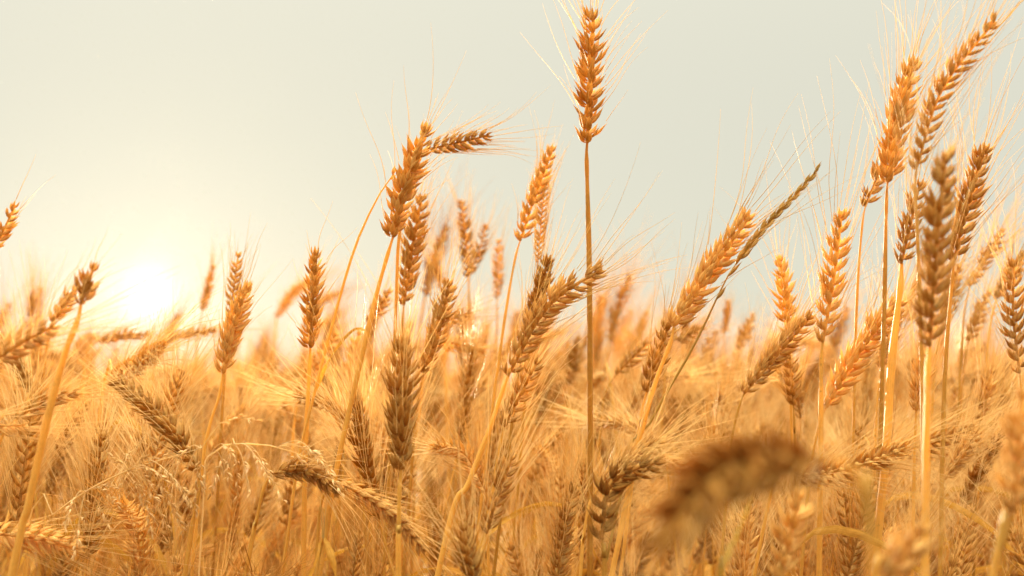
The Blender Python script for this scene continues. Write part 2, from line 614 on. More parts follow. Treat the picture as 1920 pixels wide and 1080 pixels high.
def wheat(label, b, t, d, w, m=None, st=(), aw=(0.7, 0.055, 0.35), roll=40, dt=0.0, tone=0.5, stem_w=None, lod=0, droop=0.0,
          gap=0.02, leaf=None, db=0.0, dark=False, seed=None):
    """b, t: photo pixels of the ear's foot and tip, m: a pixel its middle passes; d: depth; w: breadth of the ear in pixels;
    st: pixels the stem passes below the ear; roll turns the ear about its own length."""
    rng = np.random.default_rng(abs(hash_label(label)) if seed is None else seed)
    B, Tp = at(*b, d), at(*t, d + dt)
    if m is None:
        mid = (B + Tp) / 2
    else:
        mid = at(*m, d + dt * 0.5)
    curve = [B, mid, Tp]
    T = norm(Tp - B)
    view = norm(B - np.array([0, 0, CAM_Z]))
    side = norm(np.cross(view, T))
    side = side * math.cos(R(roll)) + np.cross(T, side) * math.sin(R(roll))
    ear, awns = make_ear(curve, w / FPX * d, side, rng, lod, aw, tone, droop, gap)
    nst = len(st)
    down = [B + (mid - B) * 0.02]
    for i, q in enumerate(st):
        dd = d + db * (i + 1) / max(1, nst)
        down.append(at(q[0], q[1], dd))
    if nst == 0:
        down.append(B - (mid - B) * 0.6)
    path = ground_path([np.asarray(q) for q in down], rng, d)
    path = path[::-1]
    foot = path[0]
    P, L = resample(path, 150)
    uu = np.linspace(0, 1, 150)
    for ax in (0, 1):                                     # no straw is dead straight
        P[:, ax] += np.sin(uu * rng.uniform(9, 16) + rng.uniform(0, 6)) * rng.uniform(0.0004, 0.0016) * np.sin(uu * math.pi)
    sw = (stem_w / FPX * d) if stem_w else 0.0026
    r = stem_radius(150, sw * 0.46, sw * 0.60, (0.30, 0.62))
    r = r * (1 + 0.55 * np.exp(-((uu - 0.984) / 0.0055) ** 2))       # collar under the ear
    stem = Buf()
    tube(stem, P, r, 10, tone + rng.uniform(-0.15, 0.2))
    rt = root_at("wheat_plant", foot, label, "wheat plant", SEEN)
    link("stem", stem.mesh("stem", MAT_STEM, origin=foot), rt)
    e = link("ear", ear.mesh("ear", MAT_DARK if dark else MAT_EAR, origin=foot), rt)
    if awns:
        link("awns", awns.mesh("awns", MAT_AWN if dark or Tp[2] > 0.86 else MAT_AWN_PALE, origin=foot), e)  # low awns take the copy with light in its colour
    # one dry leaf on the lower stem of every plant
    k = int(150 * rng.uniform(0.42, 0.6))
    a = rng.uniform(0, 6.28)
    out = np.array([math.cos(a), math.sin(a), 0])
    q = P[k]
    lb = Buf()
    ln = rng.uniform(0.10, 0.18)
    blade(lb, [q, q + out * ln * 0.35 + np.array([0, 0, ln * 0.35]), q + out * ln * 0.8 + np.array([0, 0, ln * 0.1]), q + out * ln * 0.95 - np.array([0, 0, ln * 0.5])],
          rng.uniform(0.005, 0.008), rng, tone=rng.uniform(-0.15, 0.6))
    link("leaf", lb.mesh("leaf", MAT_LEAF, origin=foot), rt)
    if leaf:
        for lf in leaf:
            lb = Buf()
            blade(lb, [at(x, y, d + 0.01) for x, y in lf["p"]], lf["w"] / FPX * d, rng, lf.get("tw", 0.6), tone=lf.get("tone", 0.6))
            link("leaf", lb.mesh("leaf", MAT_LEAF, origin=foot), rt)
    return rt


def hash_label(s):
    h = 7
    for c in s:
        h = (h * 131 + ord(c)) % 1000003
    return h


# --- tall ears against the sky, middle of the field
wheat("tallest upright wheat plant standing alone against the sky on a bare straight stem", (1101, 268), (1114, 6), 0.96, 60,
      st=[(1100, 300), (1106, 540), (1108, 900), (1106, 1080)], aw=(0.75, 0.058, 0.55), roll=40, tone=0.02, stem_w=11, gap=0.0)
wheat("wheat plant with a broad tilted ear crossing before a sideways ear", (737, 445), (803, 222), 0.97, 56,
      m=(764, 335), st=[(726, 480), (700, 575), (655, 770), (630, 890), (600, 1080)], aw=(0.6, 0.05, 0.4), roll=55, tone=0.45, stem_w=10)
wheat("wheat plant whose ear sticks out sideways behind the broad tilted ear", (800, 280), (926, 251), 1.08, 34, m=(865, 266),
      st=[(785, 300), (765, 345), (748, 450), (740, 620)], aw=(0.7, 0.05, 0.25), roll=20, tone=0.4, lod=0)
wheat("wheat plant with a long narrow ear just under the broad tilted ear", (757, 572), (794, 352), 1.16, 42, m=(774, 460),
      st=[(754, 620), (752, 720), (745, 900)], aw=(0.6, 0.06, 0.2), roll=30, tone=0.5)
wheat("neat upright wheat plant of compact pale ear standing clear between sun and tilted ears", (582, 652), (591, 457), 1.0, 46,
      st=[(580, 690), (575, 800), (572, 900), (570, 1080)], aw=(0.35, 0.035, 0.5), roll=62, tone=0.5, stem_w=10)
wheat("small blurred wheat ear with gaps, taller of the forked pair under open sky", (877, 520), (862, 365), 1.62, 27, m=(873, 440),
      st=[(880, 560), (885, 700)], aw=(0.4, 0.05, 0.25), roll=20, lod=1, tone=0.45)
wheat("small blurred wheat ear leaning away, shorter of the forked pair under open sky", (880, 518), (913, 415), 1.66, 24, m=(898, 470),
      st=[(878, 560), (872, 720)], aw=(0.4, 0.05, 0.25), roll=10, lod=1, tone=0.45)
wheat("smallest upright blurred wheat ear hanging clear beside the forked pair", (932, 560), (936, 442), 1.7, 21,
      st=[(932, 610), (930, 720)], aw=(0.3, 0.04, 0.3), roll=10, lod=1, tone=0.45)
wheat("slightly blurred leaning wheat ear on thin curved stem just before the tallest plant", (975, 452), (1043, 262), 1.13, 36, m=(1006, 360),
      st=[(966, 485), (951, 570), (935, 680), (915, 830)], aw=(0.25, 0.045, 0.3), roll=25, tone=0.4, stem_w=6)
wheat("thin ragged wheat ear lit through, behind the leaning ear beside the tallest plant", (1008, 492), (1022, 335), 1.2, 20,
      st=[(1004, 540), (995, 640)], aw=(0.8, 0.05, 0.15), roll=5, tone=0.6)
wheat("dark narrow wheat ear upright behind the thick arching pale ear", (985, 625), (1030, 472), 1.08, 36, m=(1012, 550),
      st=[(975, 680), (960, 800)], aw=(0.6, 0.05, 0.3), roll=35, tone=0.3)
wheat("thick pale arching wheat ear with plump grains, tip crossing the tallest stem", (952, 705), (1146, 494), 0.92, 52, m=(1030, 572),
      st=[(938, 745), (920, 800), (880, 905), (825, 1060)], aw=(0.55, 0.07, 0.35), roll=28, tone=0.75, stem_w=11)
wheat("dusky wheat ear hanging under the thick arching ear, veiled by long bristles", (945, 800), (1012, 668), 0.99, 44,
      st=[(935, 850), (915, 980)], aw=(1.0, 0.06, 0.25), roll=40, tone=0.35)
wheat("pale low wheat ear with a dense brush of upright white bristles", (912, 1000), (965, 845), 0.90, 44, m=(936, 920),
      st=[(902, 1050), (895, 1120)], aw=(1.0, 0.075, 0.22), roll=30, tone=0.75)
wheat("large soft dark upright wheat ear, spiny edges sparkling, middle of the stand", (752, 880), (757, 622), 0.86, 76,
      st=[(749, 925), (748, 1000), (748, 1090)], aw=(0.9, 0.075, 0.55), roll=60, tone=0.25, stem_w=11)
wheat("wheat ear with shining bristles leaning just behind the large dark upright ear", (795, 700), (846, 515), 1.09, 40, m=(824, 610),
      st=[(782, 760), (770, 900)], aw=(1.0, 0.055, 0.18), roll=40, tone=0.4)
wheat("small sideways wheat ear above the horizontal one beside the shining bristles", (815, 612), (884, 583), 1.3, 28,
      st=[(800, 640), (790, 740)], aw=(0.6, 0.05, 0.3), roll=30, tone=0.45, lod=1)
wheat("blurred horizontal wheat ear pointing at the thick arching ear", (818, 640), (914, 664), 1.3, 34, m=(868, 648),
      st=[(800, 650), (785, 720), (780, 860)], aw=(0.35, 0.04, 0.2), roll=20, tone=0.35, lod=1)
wheat("tiny pale blurred wheat ear under the sideways ear in mid sky", (826, 540), (814, 470), 1.75, 17,
      st=[(832, 590), (835, 700)], aw=(0.5, 0.05, 0.3), lod=1, tone=0.7)
wheat("blurred short brown wheat ear standing just before the tallest bare stem", (1070, 722), (1085, 630), 1.8, 32,
      st=[(1066, 780), (1060, 880)], aw=(0.5, 0.05, 0.3), lod=1, tone=0.25)
wheat("dark wheat ear low behind the arching ear's stem", (872, 752), (916, 712), 1.5, 24, st=[(862, 790), (855, 900)], aw=(0.4, 0.05, 0.3), lod=1, tone=0.2)
wheat("blurred wheat ear stacked highest of three behind the slanting stem", (690, 606), (733, 543), 1.35, 30,
      st=[(675, 650), (660, 760)], aw=(0.4, 0.04, 0.3), lod=1, tone=0.4)
wheat("blurred wheat ear stacked middle of three behind the slanting stem", (650, 712), (675, 618), 1.4, 36,
      st=[(645, 770), (640, 880)], aw=(0.4, 0.04, 0.3), lod=1, tone=0.35)
wheat("blurred wheat ear leaning lowest of three behind the slanting stem", (562, 735), (636, 617), 1.45, 32,
      st=[(552, 790), (545, 900)], aw=(0.4, 0.04, 0.3), lod=1, tone=0.35)

# --- beside and under the sun
wheat("bright pale wheat plant leaning beside the sun's glow, tall and sharp", (418, 700), (468, 522), 0.98, 46, m=(437, 615),
      st=[(410, 745), (392, 800), (378, 880), (360, 1080)], aw=(0.5, 0.05, 0.3), roll=45, tone=0.6)
wheat("narrow wheat ear rising behind the bright pale ear beside the sun", (430, 600), (448, 466), 1.2, 24,
      st=[(424, 660), (415, 800)], aw=(0.4, 0.04, 0.2), roll=10, tone=0.5)
wheat("tiny wheat ear dissolving in the sun's glow", (380, 582), (402, 492), 1.8, 17, st=[(370, 640), (360, 760)], aw=(0.4, 0.05, 0.3), lod=1, tone=0.6)
wheat("wheat plant on a thick slanting stem, its ear washed out by the sun", (151, 572), (176, 500), 0.78, 48,
      st=[(146, 600), (125, 655), (95, 765), (52, 960), (22, 1090)], aw=(0.25, 0.04, 0.4), roll=50, tone=0.6, stem_w=15)
wheat("wheat ear cut by the frame edge, poking into the sky at far left", (-12, 470), (32, 378), 0.9, 30,
      st=[(-20, 520), (-35, 700)], aw=(0.2, 0.04, 0.3), roll=20, tone=0.5)
wheat("dark blurred wheat ear lying almost level at the frame edge under the sun", (-30, 690), (112, 606), 0.74, 50, m=(45, 640),
      st=[(-60, 715), (-80, 780), (-85, 900)], aw=(0.7, 0.06, 0.3), roll=30, tone=0.25)
wheat("small faint wheat ear upright above the level dark ear at far left", (58, 595), (62, 544), 1.9, 18, st=[(56, 640), (50, 760)], aw=(0.6, 0.06, 0.3), lod=1, tone=0.6)
wheat("faint pale wheat ear leaning into the glow behind the thick slanting stem", (98, 605), (142, 538), 1.25, 36,
      st=[(88, 650), (75, 780)], aw=(0.5, 0.05, 0.3), lod=1, tone=0.7)
wheat("bristly wheat ear lying level across the foot of the thick slanting stem", (30, 785), (152, 733), 0.86, 42, m=(90, 748),
      st=[(5, 815), (-8, 870), (-12, 980)], aw=(1.0, 0.06, 0.5), roll=30, tone=0.4)
wheat("wheat ear half out of frame, long bristles streaming level under the level bristly ear", (-45, 800), (52, 797), 0.84, 30,
      st=[(-80, 820), (-95, 900)], aw=(1.0, 0.085, 0.25), roll=30, tone=0.7)
wheat("pale plump wheat ear lying level in the bottom corner with long horizontal bristles", (-25, 1000), (162, 1032), 0.90, 52, m=(60, 1008),
      st=[(-65, 1000), (-100, 1040), (-115, 1120)], aw=(1.0, 0.095, 0.28), roll=30, tone=0.85)
wheat("diagonal wheat ear falling backwards toward the sun above the drooping grass", (374, 880), (200, 702), 0.93, 46, m=(305, 785),
      st=[(374, 915), (366, 960), (345, 1085)], aw=(0.6, 0.05, 0.3), roll=35, tone=0.5, stem_w=10)
wheat("dark drooping wheat ear hooked over its own stem beside the feathery grass", (506, 888), (646, 926), 0.95, 42, m=(575, 884),
      st=[(493, 920), (480, 980), (460, 1085)], aw=(0.9, 0.05, 0.5), roll=40, tone=0.3, stem_w=9, droop=0.25)
wheat("long nodding wheat ear hanging toward the bottom edge, plump grains at tip", (640, 905), (808, 1045), 0.97, 42, m=(735, 965),
      st=[(615, 915), (600, 960), (592, 1085)], aw=(0.8, 0.05, 0.4), roll=30, tone=0.5)
wheat("blurred wheat ear under the sun, upright in the glow", (240, 700), (302, 640), 1.35, 38, st=[(225, 760), (215, 900)], aw=(0.6, 0.05, 0.4), lod=1, tone=0.5)
wheat("thin wheat ear lying level just below the sun", (180, 640), (285, 626), 1.5, 22, m=(230, 628), st=[(160, 670), (150, 800)], aw=(0.4, 0.05, 0.2), lod=1, tone=0.5)
wheat("thin wheat ear lying level between the sun and the bright pale ear", (308, 636), (412, 618), 1.5, 20, m=(360, 624), st=[(292, 660), (280, 800)], aw=(0.4, 0.05, 0.2), lod=1, tone=0.5)
wheat("brown wheat ear upright in shade behind the drooping grass", (348, 985), (352, 895), 1.25, 46, st=[(346, 1040), (344, 1120)], aw=(0.6, 0.05, 0.4), lod=1, tone=0.2)
wheat("brown blurred wheat ear behind the feet of the grass, near left edge", (98, 930), (118, 830), 1.3, 42, st=[(94, 1000), (90, 1120)], aw=(0.6, 0.05, 0.4), lod=1, tone=0.2)
wheat("soft shaded wheat ear seen between two pale stems below the hooked ear", (538, 985), (556, 885), 1.3, 42, st=[(530, 1060), (525, 1160)], aw=(0.5, 0.05, 0.4), lod=1, tone=0.3)

# --- foot of the frame, middle
wheat("blurred wheat ear standing at the bottom edge beside the white bristle brush", (888, 1100), (868, 982), 0.80, 46,
      st=[(892, 1160)], aw=(0.8, 0.06, 0.5), roll=40, tone=0.3)
wheat("sharp tapering wheat ear rising from the bottom edge below the drooping heads", (1045, 1085), (1078, 900), 0.94, 40, m=(1058, 990),
      st=[(1040, 1140)], aw=(0.9, 0.06, 0.35), roll=40, tone=0.55)
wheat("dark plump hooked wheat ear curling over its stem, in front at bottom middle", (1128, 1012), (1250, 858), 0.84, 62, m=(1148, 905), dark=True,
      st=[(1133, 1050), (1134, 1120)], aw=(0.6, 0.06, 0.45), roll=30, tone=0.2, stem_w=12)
wheat("greyish white wheat ear with splayed bristles above the dark hooked ear", (1122, 915), (1248, 820), 0.92, 44, m=(1178, 862),
      st=[(1105, 945), (1094, 1010), (1085, 1120)], aw=(1.0, 0.08, 0.7), roll=50, tone=0.95)
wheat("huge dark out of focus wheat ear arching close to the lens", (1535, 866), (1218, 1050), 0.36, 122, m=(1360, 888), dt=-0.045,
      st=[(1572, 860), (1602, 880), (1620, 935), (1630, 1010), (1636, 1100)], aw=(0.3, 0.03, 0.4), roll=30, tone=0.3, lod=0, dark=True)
wheat("soft wheat ear upright at the bottom edge behind the huge dark ear", (1462, 1090), (1502, 915), 0.66, 66, st=[(1455, 1160)],
      aw=(0.9, 0.07, 0.4), roll=40, tone=0.55)
wheat("greyish blurred wheat ear nodding into the frame at the bottom edge", (1640, 1120), (1735, 985), 0.50, 78, st=[(1630, 1200)],
      aw=(0.7, 0.06, 0.4), roll=30, tone=0.8)

# --- the group to the side of the tall stem
wheat("big sharp wheat ear tilting with long fine bristles, crossed by the olive spike", (1262, 612), (1417, 388), 0.93, 58, m=(1335, 505),
      st=[(1258, 640), (1230, 715), (1205, 800), (1170, 960)], aw=(0.6, 0.075, 0.4), roll=35, tone=0.5, stem_w=11)
wheat("pale wheat ear tucked below the big sharp tilting ear", (1212, 735), (1262, 585), 0.99, 42, st=[(1200, 790), (1185, 900)],
      aw=(0.7, 0.06, 0.25), roll=40, tone=0.6)
wheat("small dark wheat ear nodding on a hooked stem beside the tallest stem", (1155, 702), (1222, 636), 1.3, 34,
      st=[(1142, 722), (1130, 760), (1120, 900)], aw=(0.4, 0.05, 0.2), roll=20, tone=0.25, lod=1)
wheat("dark blurred wheat ear lying level behind the big sharp tilting ear", (1262, 638), (1322, 614), 1.5, 26, st=[(1250, 680), (1240, 800)],
      aw=(0.3, 0.05, 0.3), lod=1, tone=0.2)
wheat("sharp upright wheat ear with loose plump grains and very long bristles", (1543, 642), (1580, 378), 0.95, 54, m=(1565, 510),
      st=[(1540, 680), (1538, 860), (1536, 1090)], aw=(0.55, 0.10, 0.35), roll=25, tone=0.6, stem_w=11)
wheat("yellowish wheat ear upright behind the dark diagonal one", (1478, 625), (1460, 474), 1.12, 42, m=(1472, 550), st=[(1482, 690), (1485, 820)],
      aw=(0.6, 0.07, 0.4), roll=50, tone=0.45)
wheat("dark diagonal wheat ear reaching up to the sharp upright one", (1395, 738), (1532, 580), 0.99, 44, m=(1455, 668),
      st=[(1385, 765), (1372, 830), (1360, 960)], aw=(0.8, 0.06, 0.4), roll=30, tone=0.25)
wheat("short wheat ear hanging below the dark diagonal ear", (1488, 760), (1480, 650), 1.1, 38, st=[(1490, 810), (1492, 900)], aw=(0.5, 0.05, 0.3), roll=40, tone=0.4)
wheat("pale tan wheat ear leaning behind a thick blurred stem", (1548, 765), (1700, 548), 0.98, 52, m=(1615, 655),
      st=[(1535, 800), (1520, 880), (1510, 1000)], aw=(0.6, 0.07, 0.4), roll=30, tone=0.65)
wheat("tiny distant wheat ear standing on the skyline past the olive spike", (1358, 626), (1367, 560), 2.0, 16, st=[(1356, 680)], aw=(0.3, 0.04, 0.3), lod=1, tone=0.3)
wheat("distant wheat ear leaning on the skyline before the dark diagonal ear", (1385, 655), (1412, 588), 1.9, 28, st=[(1380, 720)], aw=(0.3, 0.04, 0.3), lod=1, tone=0.3)

# --- tall group at the frame's far side
wheat("dark bushy wheat ear high in the sky with many crossing bristles", (1664, 342), (1716, 96), 0.96, 62, m=(1685, 225),
      st=[(1662, 380), (1658, 560), (1652, 760), (1648, 1000)], aw=(1.0, 0.075, 0.4), roll=55, tone=0.25, stem_w=9)
wheat("small wheat ear hanging just under the dark bushy one", (1622, 388), (1664, 285), 1.05, 38, st=[(1616, 430), (1607, 560), (1600, 800)],
      aw=(0.6, 0.06, 0.3), roll=30, tone=0.4, stem_w=6)
wheat("longest curving wheat ear reaching into the top corner", (1718, 318), (1880, 22), 0.84, 44, m=(1768, 165),
      st=[(1716, 360), (1722, 480), (1728, 700), (1730, 1000)], aw=(0.6, 0.08, 0.3), roll=15, tone=0.4)
wheat("loose grained wheat ear on a thick pale blurred stem", (1690, 495), (1728, 330), 0.92, 42, st=[(1688, 540), (1672, 680), (1660, 860), (1640, 1080)],
      aw=(0.6, 0.07, 0.3), roll=20, tone=0.45, stem_w=16)
wheat("large soft upright wheat ear in front of the tall group, plump grains below", (1743, 650), (1777, 262), 0.70, 64, m=(1756, 455),
      st=[(1740, 690), (1738, 800), (1735, 1000)], aw=(0.35, 0.08, 0.4), roll=30, tone=0.45, stem_w=15)
wheat("wheat ear fanning bluish bristles, behind the large soft upright one", (1788, 490), (1853, 258), 0.98, 52, m=(1815, 380),
      st=[(1785, 530), (1772, 680), (1766, 850), (1764, 1000)], aw=(0.8, 0.095, 0.4), roll=35, tone=0.5, stem_w=9)
wheat("blurred wheat ear leaning at mid height near the frame's far edge", (1818, 538), (1884, 423), 1.35, 30, st=[(1808, 590), (1800, 720)],
      aw=(0.8, 0.07, 0.4), lod=1, tone=0.35)
wheat("blurred wheat ear crossing below the leaning one near the far edge", (1815, 640), (1856, 540), 1.4, 28, st=[(1806, 700), (1800, 800)],
      aw=(0.8, 0.07, 0.4), lod=1, tone=0.35)
wheat("wheat ear cut by the frame's far edge at mid height, plump grains below", (1912, 700), (1902, 472), 1.02, 46, m=(1900, 590),
      st=[(1916, 760), (1918, 900)], aw=(0.9, 0.08, 0.4), roll=20, tone=0.35)
wheat("big soft wheat ear against the far edge low down, glinting at its foot", (1902, 960), (1918, 720), 0.56, 72, st=[(1890, 985), (1872, 1040), (1858, 1100)],
      aw=(0.5, 0.07, 0.4), roll=30, tone=0.4, stem_w=18)
wheat("small sharp dark wheat ear in the bottom corner by the orange stem", (1940, 1090), (1885, 975), 0.93, 40, st=[(1946, 1140)], aw=(0.6, 0.07, 0.4), roll=30, tone=0.2)
wheat("pale wheat ear seen from behind among crossing stems under the tall group", (1718, 770), (1735, 655), 1.02, 42, st=[(1715, 830), (1712, 960)],
      aw=(1.0, 0.07, 0.3), roll=40, tone=0.6)
wheat("shaded wheat ear between two orange stems by the tall group's feet", (1838, 790), (1862, 690), 1.15, 44, st=[(1832, 850), (1828, 980)],
      aw=(0.8, 0.07, 0.4), lod=1, tone=0.2)


wheat("blurred golden wheat ear filling the gap behind the large soft upright one", (1762, 625), (1800, 490), 1.25, 34, st=[(1752, 690), (1745, 820)],
      aw=(0.9, 0.07, 0.35), lod=1, tone=0.4)
wheat("blurred wheat ear leaning out over the frame's far edge above the cut ear", (1868, 560), (1922, 470), 1.3, 32, st=[(1856, 620), (1846, 760)],
      aw=(0.9, 0.07, 0.35), lod=1, tone=0.45)
wheat("bristly wheat ear half hidden by the thick pale blurred stem", (1652, 690), (1690, 560), 1.18, 36, st=[(1645, 760), (1640, 900)],
      aw=(0.9, 0.07, 0.35), lod=1, tone=0.35)
wheat("low wheat ear leaning across the feet of the tall group", (1770, 900), (1838, 805), 1.08, 40, st=[(1752, 950), (1742, 1060)],
      aw=(1.0, 0.07, 0.35), lod=1, tone=0.5)


# ------------------------------------------------------------------ other growth one can point to
def stalk_root(name, label, cat, path, sw, mat, top_node=0.99):
    foot = path[0]
    P, L = resample(path, 60)
    s = Buf()
    tube(s, P, stem_radius(60, sw * 0.32, sw * 0.6, (0.3, 0.6)), 8, 0.5)
    rt = root_at(name, foot, label, cat)
    link("stem", s.mesh("stem", mat, origin=foot), rt)
    return rt, foot, P


def bare_stem():
    rng = np.random.default_rng(5)
    d = 0.99
    pts = [at(*q, d) for q in ((738, 326), (722, 348), (700, 385), (665, 465), (628, 590), (590, 735), (560, 860), (540, 1000))]
    rt, foot, P = stalk_root("wheat_plant", "bare bent wheat stem with its ear broken off to a wisp of husk", "wheat plant",
                             ground_path(pts, rng, d)[::-1], 0.0028, MAT_STEM)
    rt["group"] = SEEN
    e = Buf()
    o = np.array([at(736, 328, d), at(732, 336, d), at(737, 326, d)])
    dr = np.array([at(743, 308, d) - o[0], at(744, 328, d) - o[1], at(740, 314, d) - o[2]])
    husks(e, o, dr, np.array([[-1, -.3, .2], [0.2, -1, .4], [.5, -.5, .5]]), np.array([.0075, .0055, .006]), np.array([.0011] * 3), np.array([.0009] * 3), np.array([.3, .4, .5]), 0)
    link("ear", e.mesh("ear", MAT_EAR, origin=foot), rt)
    lb = Buf()
    blade(lb, [at(*q, d + .02) for q in ((585, 745), (605, 700), (628, 660), (652, 628), (672, 615), (690, 625), (700, 645))], 0.0030, rng, 1.2, tone=-0.1)
    link("leaf", lb.mesh("leaf", MAT_LEAF, origin=foot), rt)


bare_stem()


def olive_spike():
    """A slim spike of wild ryegrass, still half green."""
    rng = np.random.default_rng(8)
    d = 0.95
    pts = [at(*q, d) for q in ((1392, 478), (1362, 522), (1330, 590), (1292, 665), (1245, 745), (1205, 820), (1170, 900))]
    rt, foot, P = stalk_root("ryegrass", "slim olive brown grass spike slanting across the big tilted wheat ear", "wild grass",
                             ground_path(pts, rng, d)[::-1], 0.0024, MAT_GREEN)
    c, L = resample([at(*q, d) for q in ((1380, 495), (1430, 430), (1485, 372), (1534, 317))], 40)
    T, X, Y = frames(c, (0.6, 0.1, 0.6))
    b = Buf()
    tube(b, c, 0.0007, 6, 0.4)
    n = 19
    k = (np.linspace(0, 1, n) * 37).astype(int)
    sg = np.where(np.arange(n) % 2, 1, -1)[:, None]
    z = np.linspace(1.15, 0.75, n)
    for off in (0.0, 0.5):
        husks(b, c[k] + X[k] * sg * 0.0006 + T[k] * 0.003 * off, T[k] + X[k] * sg * (0.16 + 0.1 * off) + Y[k] * (off - .25) * 0.2 + rng.normal(0, .03, (n, 3)), X[k] * sg + Y[k] * (off - .3),
              0.0115 * z, 0.0011 * z, 0.0011 * z, rng.uniform(0.1, 0.9, n), 0)
    link("spike", b.mesh("spike", MAT_GREEN, origin=foot), rt)
    fl = Buf()
    o = np.array([at(1365, 518, d), at(1345, 560, d)])
    dr = np.array([at(1393, 488, d) - o[0], at(1362, 535, d) - o[1]])
    husks(fl, o, dr, np.array([[.3, -1, .2], [.4, -1, .3]]), np.array([.014, .011]), np.array([.0012, .0012]), np.array([.001, .001]), np.array([.2, .3]), 0)
    link("floret", fl.mesh("floret", MAT_GREEN, origin=foot), rt)


olive_spike()


def panicle_grass(label, stem_px, nodes, d, seed):
    """Drooping grass: whorls of fine branches that carry little spikelets.
    nodes: (pixel of the node, list of branch tips in pixels)."""
    rng = np.random.default_rng(seed)
    pts = [at(*q, d) for q in stem_px]
    rt, foot, P = stalk_root("panicle_grass", label, "wild grass", ground_path(pts, rng, d)[::-1], 0.0016, MAT_GRASS)
    for node, tips in nodes:
        for tip in tips:
            br = Buf()
            A, B = at(*node, d), at(tip[0], tip[1], d + rng.uniform(-0.03, 0.03))
            ln = np.linalg.norm(B - A)
            up = np.array([0, 0, ln * rng.uniform(0.12, 0.30)])
            c, L = resample([A, A + (B - A) * 0.35 + up, A + (B - A) * 0.72 + up * 0.7, B], 30)
            tube(br, c, np.linspace(0.00032, 0.00016, 30), 4, 0.6)
            T, X, Y = frames(c, rng.normal(0, 1, 3))
            m = int(max(5, L / 0.0035))
            k = np.clip((np.linspace(0.42, 1.0, m) * 29).astype(int) , 0, 29)
            an = rng.uniform(0, 6.28, m)
            S = X[k] * np.cos(an)[:, None] + Y[k] * np.sin(an)[:, None]
            z = rng.uniform(0.7, 1.2, m)
            for off in (0, 1):
                husks(br, c[k] + S * 0.0003, T[k] + S * (0.35 + 0.35 * off) + rng.normal(0, .08, (m, 3)), S, 0.0052 * z, 0.00062 * z, 0.0005 * z, rng.uniform(0.3, 1.0, m), 1)
            link("branch", br.mesh("branch", MAT_GRASS, origin=foot), rt)


panicle_grass("feathery dry grass nodding from two whorls over the level bristles",
              [(378, 840), (318, 858), (240, 882), (160, 922), (100, 965), (45, 1015)],
              [((240, 882), [(268, 955), (285, 1000), (312, 985), (345, 1000), (222, 935), (308, 900), (305, 855), (212, 858), (240, 850), (360, 945), (300, 940)]),
               ((160, 922), [(158, 1000), (120, 990), (225, 955), (205, 990), (215, 915), (140, 1040)]),
               ((378, 840), [(478, 790), (365, 955), (375, 915), (350, 880), (330, 870)])], 0.90, 21)
panicle_grass("feathery dry grass sweeping level over the hooked ear",
              [(585, 862), (520, 838), (450, 832), (400, 842), (385, 880), (380, 960)],
              [((440, 832), [(530, 938), (445, 930), (470, 925), (425, 895), (395, 925), (505, 900)]),
               ((520, 838), [(590, 905), (640, 925), (620, 880), (560, 900), (600, 860)]),
               ((400, 842), [(440, 858), (428, 895), (368, 960)])], 0.93, 33)


def dried_leaf_pair():
    rng = np.random.default_rng(12)
    d = 0.92
    pts = [at(*q, d) for q in ((606, 1012), (598, 1050), (590, 1100))]
    rt, foot, P = stalk_root("wheat_plant", "broken wheat stump with two grey dry leaves hanging like a fork", "wheat plant",
                             ground_path(pts, rng, d)[::-1], 0.0030, MAT_STEM)
    rt["group"] = SEEN
    for tip, mid in (((580, 1100), (596, 1050)), ((632, 1110), (620, 1050))):
        lb = Buf()
        blade(lb, [at(605, 1010, d), at(*mid, d - .01), at(*tip, d - .01), at(tip[0] - 3, tip[1] + 50, d)], 0.0062, rng, 0.3, tone=0.6)
        link("leaf", lb.mesh("leaf", MAT_LEAF, origin=foot), rt)
    w = Buf()
    for tip in ((600, 925), (612, 935), (604, 950)):
        c, L = resample([at(606, 1012, d), at((606 + tip[0]) / 2 + rng.uniform(-5, 5), (1012 + tip[1]) / 2, d), at(*tip, d)], 12)
        tube(w, c, np.linspace(.0005, .00012, 12), 4, .8)
    link("awns", w.mesh("awns", MAT_AWN, origin=foot), rt)


dried_leaf_pair()


def green_blade():
    rng = np.random.default_rng(3)
    d = 0.55
    pts = [at(*q, d) for q in ((1352, 1090), (1345, 1130), (1340, 1180))]
    rt, foot, P = stalk_root("green_grass", "single soft green grass blade under the huge dark ear", "wild grass", ground_path(pts, rng, d)[::-1], 0.003, MAT_GREEN)
    lb = Buf()
    blade(lb, [at(1350, 1095, d), at(1362, 1060, d), at(1385, 1000, d), at(1412, 935, d)], 0.006, rng, 0.3, tone=0.4)
    link("blade", lb.mesh("blade", MAT_GREEN, origin=foot), rt)


green_blade()


